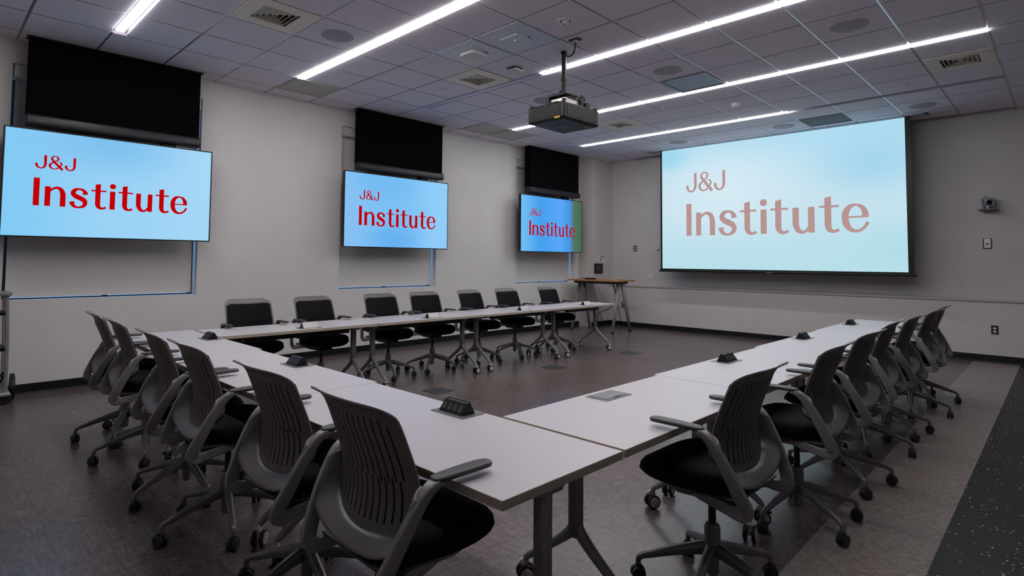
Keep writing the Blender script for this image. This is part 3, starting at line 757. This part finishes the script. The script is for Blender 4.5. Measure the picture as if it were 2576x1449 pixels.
def surround_bm():
    """wide shell hugging the lower edge of the back and running into both arm frames"""
    n, mm = 40, 5; bm = new(); g = {}
    for i in range(n + 1):
        s_ = -1 + 2 * i / n                      # along the U, left to right
        # inner edge follows the panel outline: sides from z~.66 down, then round the bottom
        if abs(s_) > .62:
            f = (abs(s_) - .62) / .38; u = math.copysign(1, s_); p = back_pt(u, .27 + .14 * f)
        else:
            th = s_ / .62 * PI / 2; u = math.sin(th)
            p = back_pt(u, .27 * (1 - abs(math.cos(th)) ** (2 / 2.3)))
        p = Vector(p); p.y -= .004
        c = abs(s_)
        # outer edge: under the back in the middle, running up along the arm frames at the ends
        if c < .62:
            th = c / .62 * PI / 2; ox = .233 * math.sin(th); oz = .490 + .080 * (1 - math.cos(th)); oy = -.212 + .006 * (1 - math.cos(th))
        else:
            f = (c - .62) / .38; oz = .570 + .115 * f; ox = .233 + .028 * f; oy = -.206 + .058 * f
        ox = math.copysign(ox, s_)
        q = Vector((ox, oy, oz))
        for j in range(mm + 1):
            t_ = j / mm; r = p.lerp(q, t_)
            r.y -= .012 * math.sin(t_ * PI)       # bulge rearwards
            for k in (0, 1): g[i, j, k] = bm.verts.new(r + Vector((0, .012 * k, 0)))
    for i in range(n):
        for j in range(mm):
            bm.faces.new((g[i, j, 0], g[i + 1, j, 0], g[i + 1, j + 1, 0], g[i, j + 1, 0]))
            bm.faces.new((g[i, j, 1], g[i, j + 1, 1], g[i + 1, j + 1, 1], g[i + 1, j, 1]))
        for j in (0, mm):
            bm.faces.new((g[i, j, 0], g[i, j, 1], g[i + 1, j, 1], g[i + 1, j, 0]))
    for i in (0, n):
        for j in range(mm): bm.faces.new((g[i, j, 0], g[i, j + 1, 0], g[i, j + 1, 1], g[i, j, 1]))
    return bm
def shell_grid(nu, nv, keep, thick, off, zrot=True, vmax=1.0, um=1.0):
    bm = new(); cache = {}
    def pt(i, j, k):
        key = (i, j, k)
        if key in cache: return cache[key]
        u = (-1 + 2 * i / nu) * um; v = j / nv * vmax
        vv = back_uv(u, v)
        p = back_pt(u, vv); e = .004
        du = back_pt(min(1, u + e), vv) - back_pt(max(-1, u - e), vv); dv = back_pt(u, min(1, vv + e)) - back_pt(u, max(0, vv - e))
        n = du.cross(dv).normalized()
        if n.y > 0: n = -n          # towards the rear
        cache[key] = bm.verts.new(p - n * (off + (thick if k else 0)))
        return cache[key]
    F = {(i, j) for i in range(nu) for j in range(nv) if keep(i, j)}
    for (i, j) in F:
        bm.faces.new((pt(i, j, 0), pt(i + 1, j, 0), pt(i + 1, j + 1, 0), pt(i, j + 1, 0)))
        bm.faces.new((pt(i, j, 1), pt(i, j + 1, 1), pt(i + 1, j + 1, 1), pt(i + 1, j, 1)))
        for (di, dj, a, b) in ((-1, 0, (i, j), (i, j + 1)), (1, 0, (i + 1, j + 1), (i + 1, j)), (0, -1, (i + 1, j), (i, j)), (0, 1, (i, j + 1), (i + 1, j + 1))):
            if (i + di, j + dj) not in F:
                bm.faces.new((pt(*a, 0), pt(*b, 0), pt(*b, 1), pt(*a, 1)))
    return bm
NU, NV = 60, 30
def slot_keep(i, j):
    c = NU / 2; edge = abs(i + .5 - c) / c
    if 5 <= i < NU - 4 and (i - 5) % 4 == 0:          # long upper slots, shorter towards the sides
        if 11 + int(1.5 * (1 - edge)) <= j < 26 - int(2.2 * max(0, edge - .5) / .5): return False
    if 9 <= i < NU - 8 and (i - 7) % 4 == 0:          # short lower slots between them, ending on a curve
        if 2 + int(1.5 * edge ** 2) <= j < 12 - int(1.6 * edge): return False
    return True
def caster_bm(a):
    b = new()
    for q in (-1, 1):
        lathe(b, [(.020, q * .004), (.029, q * .005), (.029, q * .020), (.022, q * .0225)], 18, (0, 0, 0), 'x', 0)
    lathe(b, [(.010, -.012), (.010, .012)], 8, (0, 0, 0), 'x', 0)
    sweep(b, [(0, -.024, .004, .012, .008), (0, -.012, .024, .013, .010), (0, .008, .033, .011, .008)], (1, 0, 0), 8, 3, 3, True, 0)
    lathe(b, [(.008, .02), (.008, .048)], 8, (0, 0, 0), 'z', 0)
    b.transform(Matrix.Rotation(a, 4, 'Z'))
    return b
def make_chair():
    t = thing('task_chair', 'x', 'chair')
    obj('back_shell', shell_grid(NU, NV, slot_keep, .0055, 0), M['plastic_p'], t, smooth=False)
    obj('back_cover', shell_grid(20, 14, lambda i, j: True, .010, .008, vmax=.885, um=.935), M['fabric'], t, smooth=True, label='black fabric on the front of the back')
    obj('lumbar_frame', surround_bm(), M['plastic'], t, smooth=True)
    for s in (-1, 1):
        F = [(s * .264, -.060, .723, .021, .012), (s * .264, -.085, .718, .021, .013), (s * .260, -.120, .688, .017, .017), (s * .248, -.168, .604, .012, .022), (s * .230, -.206, .520, .011, .025),
             (s * .216, -.226, .472, .011, .026), (s * .208, -.228, .444, .011, .026), (s * .200, -.204, .428, .011, .024), (s * .192, -.15, .434, .011, .021), (s * .182, -.06, .450, .012, .020), (s * .165, .03, .464, .012, .018)]
        obj('arm_frame', sweep(new(), F, (1, 0, 0), 16, 5.5, 5), M['plastic'], t, smooth=True)
        Pd = [(s * .263, -.090, .728, .014, .007), (s * .263, -.070, .731, .025, .009), (s * .264, .0, .7325, .028, .0095), (s * .264, .080, .7325, .029, .0095), (s * .264, .110, .732, .026, .009), (s * .264, .124, .7315, .018, .008), (s * .264, .130, .731, .008, .006)]
        obj('arm_pad', sweep(new(), Pd, (1, 0, 0), 16, 3.6, 4), M['plastic_d'], t, smooth=True)
    # seat cushion
    bm = new(); n = 40
    prof = [(.80, .470, .0), (.93, .474, 0), (.985, .486, 0), (1.0, .504, 0), (.975, .526, 0), (.90, .541, 0), (.70, .550, 0), (.40, .552, 0), (.12, .550, 0)]
    rings = []
    for (k, z, _) in prof:
        r = []
        for q in range(n):
            a = 2 * PI * q / n; c, sn = math.cos(a), math.sin(a)
            x = .242 * math.copysign(abs(c) ** .74, c); y = .226 * math.copysign(abs(sn) ** .74, sn)
            if y > 0: x *= 1 - .10 * (y / .226) ** 2
            yy = y * k + .062
            zz = z - (.030 * ((yy - .14) / .12) ** 2 if yy > .14 else 0) * (1 if z > .494 else .25) + .010 * (x * k / .24) ** 2 * (1 if z > .514 else 0)
            r.append(bm.verts.new((x * k, yy, zz)))
        rings.append(r)
    for A, B in zip(rings, rings[1:]):
        for q in range(n): bm.faces.new((A[q], A[(q + 1) % n], B[(q + 1) % n], B[q]))
    bm.faces.new(list(reversed(rings[0]))); bm.faces.new(rings[-1])
    obj('seat', bm, M['fabric'], t, smooth=True, label='black fabric seat')
    bm = new()
    A = [(-.20, -.20, .471), (.20, -.20, .471), (.21, .10, .471), (.15, .16, .471), (-.15, .16, .471), (-.21, .10, .471)]
    B = [(-.17, -.17, .439), (.17, -.17, .439), (.165, .06, .426), (.10, .09, .426), (-.10, .09, .426), (-.165, .06, .426)]
    va = [bm.verts.new(p) for p in A]; vb = [bm.verts.new(p) for p in B]
    for q in range(6): bm.faces.new((va[q], va[(q + 1) % 6], vb[(q + 1) % 6], vb[q]))
    bm.faces.new(va); bm.faces.new(list(reversed(vb)))
    obj('seat_pan', bm, M['plastic_d'], t, bevel=.008)
    bm = new(); box(bm, -.075, .075, -.12, .10, .400, .435)
    obj('tilt_mechanism', bm, M['darkmetal'], t, bevel=.01)
    obj('gas_lift', lathe(new(), [(.0155, .22), (.0155, .43)], 16), M['black'], t, smooth=False)
    obj('column_sleeve', lathe(new(), [(.018, .066), (.024, .074), (.026, .135), (.034, .145), (.032, .262), (.027, .274), (.0165, .276)], 22), M['chairbase'], t, smooth=False)
    for k in range(5):
        a = 2 * PI * k / 5
        d = Vector((math.cos(a), math.sin(a), 0)); sd = Vector((-math.sin(a), math.cos(a), 0))
        Q = [(.015, .172, .023, .030), (.06, .168, .020, .026), (.16, .142, .016, .019), (.245, .115, .013, .014), (.282, .104, .012, .012), (.300, .090, .011, .012), (.303, .064, .010, .011)]
        P = [(d.x * r, d.y * r, z, w, h_) for r, z, w, h_ in Q]
        l = obj('leg', sweep(new(), P, sd, 10, 3.2, 4), M['chairbase'], t, smooth=True)
        c = obj('caster', caster_bm(a + [0.9, -1.2, 2.0, .3, -2.1][k]), M['caster_d'], l)
        c.location = (d.x * .303, d.y * .303, .029)
    return t
proto = make_chair()
chairs = []
# facing: local +y forward.  rows: A faces +y, B faces -x, C faces +x
A_x = [5.92, 5.245, 4.37, 3.755, 2.86, 2.25]
A_lab = ['closest grey slat-back chair, cut by the bottom edge of the photo', 'grey slat-back chair just left of the closest one, second from the near corner', 'grey slat-back chair third from the near corner in the near row',
         'grey slat-back chair fourth from the near corner in the near row', 'grey slat-back chair second from the left end of the near row', 'grey slat-back chair at the left end of the near row, by the window wall']
A_rot = [-.02, .0, -.03, -.06, -.07, -.09]; A_y = [1.150, 1.158, 1.155, 1.152, 1.160, 1.165]
B_y = [2.35, 3.32, 4.09, 4.92, 5.57, 6.45, 7.09]
B_x = [6.408, 6.429, 6.413, 6.370, 6.396, 6.408, 6.381]
B_lab = ['nearest grey chair of the right-hand row, at the short corner table', 'second grey chair from the camera in the right-hand row', 'third grey chair from the camera in the right-hand row', 'fourth, middle grey chair of the right-hand row',
         'fifth grey chair from the camera in the right-hand row', 'grey chair second from the far end of the right-hand row', 'farthest grey chair of the right-hand row, near the front wall']
B_rot = [.0, .02, -.02, .03, .0, -.02, .02]
C_y = [2.33, 3.035, 3.875, 4.52, 5.31, 6.01, 6.94]
C_lab = ['chair with black front facing us at the left end of the window row', 'chair with black front second from the left end of the window row', 'chair facing us under the left end of the middle window', 'chair facing us below the middle of the middle window',
         'chair facing us against bare wall between the middle and far windows', 'chair facing us second from the far end of the window row', 'farthest chair of the window row, next to the standing desk']
C_rot = [-.04, .05, .0, -.06, .08, -.03, .02]
place = []
for i in range(6): place.append((A_x[i], A_y[i], A_rot[i], A_lab[i], 'chairs along the near row of tables'))
for i in range(7): place.append((B_x[i], B_y[i], PI / 2 + B_rot[i], B_lab[i], 'chairs along the right-hand row of tables'))
for i in range(7): place.append((1.75, C_y[i], -PI / 2 + C_rot[i], C_lab[i], 'chairs along the window row of tables'))
LEGROT = {}
for n, (x, y, rz, lab, g) in enumerate(place):
    o = proto if n == 0 else copy_tree(proto)
    chairs.append(o)
    o.location = (x, y, 0); o.rotation_euler = (0, 0, rz); tag(o, lab, 'chair', g)
# swivel each base on its own
BASE = [math.radians(v) for v in (55, 63, 58, 3, 57, 46, 46, 22, 8, 54, 11, 46, 61, 20, 44, 69, 42, 46, 64, 30)]
def kids(o): return [c for c in bpy.data.objects if c.parent == o]
for o, a, sw in zip(chairs, BASE, A_rot + B_rot + C_rot):
    for c in kids(o):
        if c.name.startswith('leg'): c.rotation_euler = (0, 0, a - sw)

# ------------------------------------------------------------------ standing desk in the corner, things on it
t = thing('standing_desk', 'tall honey-wood desk on grey A-shaped legs in the far left corner', 'desk', (.78, 9.475, 0))
bxo('desktop', -.58, .58, -.325, .325, .975, 1.003, M['wood'], t, bevel=.003)
bm = new(); box(bm, -.50, .50, -.20, .20, .925, .975)
obj('apron', bm, M['black'], t)
for sx in (-1, 1):
    for sy in (-1, 1):
        bm = new(); sweep(bm, [(sx * .465, sy * .055, .955, .036, .036), (sx * .475, sy * .18, .48, .030, .030), (sx * .485, sy * .300, .018, .021, .021)], (1, 0, 0), 12, 4, 0)
        l = obj('leg', bm, M['silver'], t, smooth=True)
        bxo('foot_cap', sx * .485 - .023, sx * .485 + .023, sy * .300 - .025, sy * .300 + .025, 0, .022, M['black'], l, bevel=.003)
bm = new(); tube(bm, [(0, 0, .008), (.05, .02, .03), (.10, -.01, .008), (.16, .01, .012), (.22, 0, .006)], .006)
o = obj('desk_cable', bm, M['black']); o.location = (.42, 9.33, 1.0025); tag(o, 'loose black cable lying on the wooden standing desk', 'cable')
t = thing('remote_control', 'black handheld remote lying on the wooden standing desk', 'remote', (.66, 9.30, 1.003), .3)
bxo('case', -.11, .11, -.03, .03, 0, .03, M['black'], t, bevel=.008)
bxo('keypad', -.08, .03, -.02, .02, .03, .032, M['plastic_d'], t)
t = thing('desk_bell', 'small dome-shaped pale bell at the back of the standing desk', 'bell', (1.06, 9.74, 1.003))
obj('base', lathe(new(), [(.035, 0), (.035, .006), (.03, .010)], 18), M['darkmetal'], t)
obj('dome', lathe(new(), [(.032, .009), (.028, .024), (.016, .034), (.005, .038)], 18), M['brightmetal'], t)
obj('button', lathe(new(), [(.004, .037), (.004, .047), (.006, .048), (.006, .051)], 10), M['brightmetal'], t)
o = obj('power_lead', tube(new(), [(.98, 9.62, .912), (.99, 9.68, .80), (.92, 9.78, .55), (.74, 9.80, .40), (.55, 9.74, .30), (.46, 9.80, .14), (.52, 9.9, .006)], .007), M['black'])
tag(o, 'black cord hanging in a curve under the standing desk', 'cord')
o = obj('power_lead', tube(new(), [(.87, 9.74, .93), (.90, 9.80, .75), (.80, 10.05, .45), (.76, 10.2, .2), (.74, 10.30, .006)], .007), M['black'])
tag(o, 'black cord hanging nearly straight beside the desk leg', 'cord')

# ------------------------------------------------------------------ wall plates and devices on the front wall
def plate(name, x, z, y, w, h, m, label, cat, kind=None, axis='y'):
    t = thing(name, label, cat, (x, y, z))
    if axis == 'x': t.rotation_euler = (0, 0, PI / 2)
    bxo('cover_plate', -w / 2, w / 2, -.007, 0, -h / 2, h / 2, M[m], t, bevel=.002)
    if kind == 'outlet':
        for s in (-1, 1): obj('socket', lathe(new(), [(.016, -.007), (.016, -.0095), (.014, -.0105)], 16, (0, 0, s * .022), 'y'), M['offwhite'], t)
    elif kind == 'blank':
        for s in (-1, 1): obj('screw', lathe(new(), [(.0035, -.007), (.003, -.0085)], 8, (0, 0, s * h * .38), 'y'), M['platemetal'], t)
    return t
plate('wall_outlet', .904, 1.639, FY, .075, .12, 'outlet', 'dark wall outlet between the room corner and the projection screen', 'outlet', 'outlet')
plate('wall_outlet', 6.73, .452, LY, .078, .122, 'outlet', 'dark outlet low on the right part of the front wall', 'outlet', 'outlet')
plate('wall_outlet', .674, .452, LY, .075, .12, 'outlet', 'dark outlet low on the wall behind the standing desk leg', 'outlet', 'outlet')
plate('blank_plate', 6.325, 1.068, FY, .075, .12, 'wall', 'pale blank plate right of the screen just above the ledge', 'wall plate', 'blank')  # plain blank plates here, no outlet in them
plate('blank_plate', 1.272, 1.07, FY, .075, .12, 'white', 'pale blank plate left of the lower corner of the projection screen', 'wall plate', 'blank')
plate('blank_plate', .966, .446, LY, .085, .12, 'white', 'pale blank plate low on the wall right of the standing desk', 'wall plate', 'blank')
t = plate('wall_thermostat', 6.672, 1.652, FY, .10, .15, 'outlet', 'small framed wall control below the camera at right', 'thermostat')  # wall thermostat with a small faceplate and dial
bxo('faceplate', -.036, .036, -.010, -.006, -.058, .07, M['offwhite'], t, bevel=.002)
bxo('dial', -.012, .012, -.012, -.009, -.02, .012, M['plastic_d'], t)
t = thing('wall_camera', 'white pan-tilt camera on a bracket on the right part of the front wall', 'camera', (6.70, FY, 2.14))
bxo('bracket_shelf', -.115, .115, -.19, 0, -.012, -.004, M['plastic'], t, bevel=.003)
bxo('wall_arm', -.05, .05, -.03, 0, -.05, .06, M['plastic'], t, bevel=.004)
obj('base', lathe(new(), [(.078, -.004), (.078, .03), (.066, .044)], 28, (0, -.10, 0)), M['camgrey'], t)
for s in (-1, 1): obj('front_window', lathe(new(), [(.018, -.178), (.018, -.182)], 14, (s * .03, 0, .012), 'y'), M['black'], t)
obj('indicator', lathe(new(), [(.007, -.178), (.007, -.183)], 10, (0, 0, .012), 'y'), M['ledb'], t, label='violet light')
for s in (-1, 1): bxo('yoke', s * .062 - .012, s * .062 + .012, -.14, -.06, .038, .15, M['camgrey'], t, bevel=.008)
hd = obj('head', lathe(new(), [(.030, -.06), (.050, -.05), (.052, .05), (.042, .07), (.036, .075)], 24, (0, 0, 0), 'y'), M['camgrey'], t)
hd.location = (-.005, -.10, .115); hd.rotation_euler = (-.35, 0, PI + .35)
le = obj('lens', lathe(new(), [(.030, .072), (.030, .084), (.018, .085)], 18, (0, 0, 0), 'y'), M['black'], hd)
t = thing('wall_touch_panel', 'black square control panel on the wall above the standing desk', 'control panel', (.333, 10.018, 1.212), PI / 2)
bxo('bezel', -.145, .145, -.02, 0, -.105, .105, M['black'], t, bevel=.004)
bxo('glass', -.095, .095, -.022, -.019, -.062, .07, mat('dark_glass', rgb(36, 38, 42), .12), t)
t = thing('wall_notice', 'small white paper notice with red lines above the black control panel', 'notice', (.333, 10.16, 1.436), PI / 2)
bxo('paper', -.108, .108, -.003, 0, -.082, .082, M['white'], t)
for k in range(4): bxo('text_line', -.075, .075 - .012 * (k % 2), -.0042, -.0028, .048 - k * .018, .058 - k * .018, M['redink'], t)
bxo('printed_mark', -.07, -.03, -.0042, -.0028, -.06, -.03, M['bar'], t)
t = thing('wall_switch', 'tiny white control stuck on the wall at the left edge of the projection screen', 'switch', (1.452, FY, 1.622))
bxo('case', -.022, .022, -.03, 0, -.02, .05, M['white'], t, bevel=.004); bxo('button', -.018, .012, -.033, -.028, -.03, -.01, M['bar'], t)

# floor plates
for x, y, lab in ((2.72, 5.735, 'middle grey floor plate with a dark centre in the open floor'), (2.745, 7.48, 'grey floor plate nearest the standing desk'), (2.73, 3.845, 'grey floor plate nearest the camera, just beyond the near row')):
    t = thing('floor_outlet_plate', lab, 'floor plate', (x, y, 0), 0, 'grey square plates in the floor')
    bxo('cover_plate', -.125, .125, -.125, .125, 0, .004, M['floorplate'], t, bevel=.0015)
    obj('latch', lathe(new(), [(.022, .004), (.022, .0055), (.015, .006)], 14), M['darkmetal'], t)

# cart at the left edge
t = thing('equipment_cart', 'grey metal cart with black shelves and wheels cut by the left edge', 'cart', (.27, .42, 0))
for sx in (-1, 1):
    for sy in (-1, 1):
        bm = new(); sweep(bm, [(sx * .14, sy * .20, .10, .016, .016), (sx * .14, sy * .195, .6, .015, .015), (sx * .13, sy * .18, 1.03, .014, .014)], (1, 0, 0), 10, 4, 0)
        obj('post', bm, M['silver'], t)
bxo('top_frame', -.165, .165, -.215, .215, 1.00, 1.035, M['silver'], t, bevel=.008)
bxo('base_frame', -.185, .20, -.24, .235, .075, .12, M['silver'], t, bevel=.02)
bxo('shelf', -.14, .14, -.19, .19, .49, .525, M['black'], t, bevel=.004); bxo('shelf', -.14, .14, -.19, .19, .82, .85, M['black'], t, bevel=.004)
bxo('equipment_box', -.10, .09, -.17, .10, .525, .80, M['bar'], t, bevel=.006)
for sx in (-1, 1):
    for sy in (-1, 1): obj('wheel', lathe(new(), [(.045, -.014), (.06, -.012), (.06, .012), (.045, .014)], 20, (sx * .15, sy * .19, .06), 'x'), M['tyre'], t)
obj('large_wheel', lathe(new(), [(.10, -.016), (.125, -.014), (.125, .014), (.10, .016)], 28, (-.06, .262, .125), 'y'), M['tyre'], t)
obj('cable', tube(new(), [(.12, .12, .13), (.10, .17, .22), (.13, .185, .30), (.12, .12, .20), (.06, .05, .13)], .008), M['black'], t)

# ------------------------------------------------------------------ light, camera, render settings
w = bpy.data.worlds.new('world'); SC.world = w; w.use_nodes = True
w.node_tree.nodes['Background'].inputs[0].default_value = (.25, .4, .7, 1); w.node_tree.nodes['Background'].inputs[1].default_value = 0.05

cam = bpy.data.cameras.new('camera'); co = bpy.data.objects.new('camera', cam); COL.objects.link(co)
R = ((0.7189801704765494, -0.6944171524131184, 0.029187359235872817), (0.6949901052240104, 0.7178532112691583, -0.04093312661773138), (0.007472425672228636, 0.049715044487962975, 0.99873548910917))
right = Vector((R[0][0], R[1][0], R[2][0])); fwd = Vector((R[0][1], R[1][1], R[2][1])); up = Vector((R[0][2], R[1][2], R[2][2]))
m4 = Matrix.Identity(4)
for i in range(3): m4[i][0] = right[i]; m4[i][1] = up[i]; m4[i][2] = -fwd[i]; m4[i][3] = (7.514, 0, 1.36)[i]
co.matrix_world = m4
cam.sensor_fit = 'HORIZONTAL'; cam.sensor_width = 36; cam.lens = 1449.2126 / 2576 * 36
cam.shift_x = (1288 - 1290.7096) / 2576; cam.shift_y = (583.8664 - 724.5) / 2576
cam.clip_start = .02; cam.clip_end = 60
SC.camera = co
SC.view_settings.view_transform = 'Standard'; SC.view_settings.look = 'None'; SC.view_settings.gamma = 1; SC.view_settings.exposure = 0.30
SC.view_settings.use_curve_mapping = False
try:
    SC.cycles.use_denoising = True; SC.cycles.max_bounces = 8; SC.cycles.diffuse_bounces = 5; SC.cycles.glossy_bounces = 4
    SC.cycles.caustics_reflective = False; SC.cycles.caustics_refractive = False; SC.cycles.sample_clamp_indirect = 6
except Exception: pass
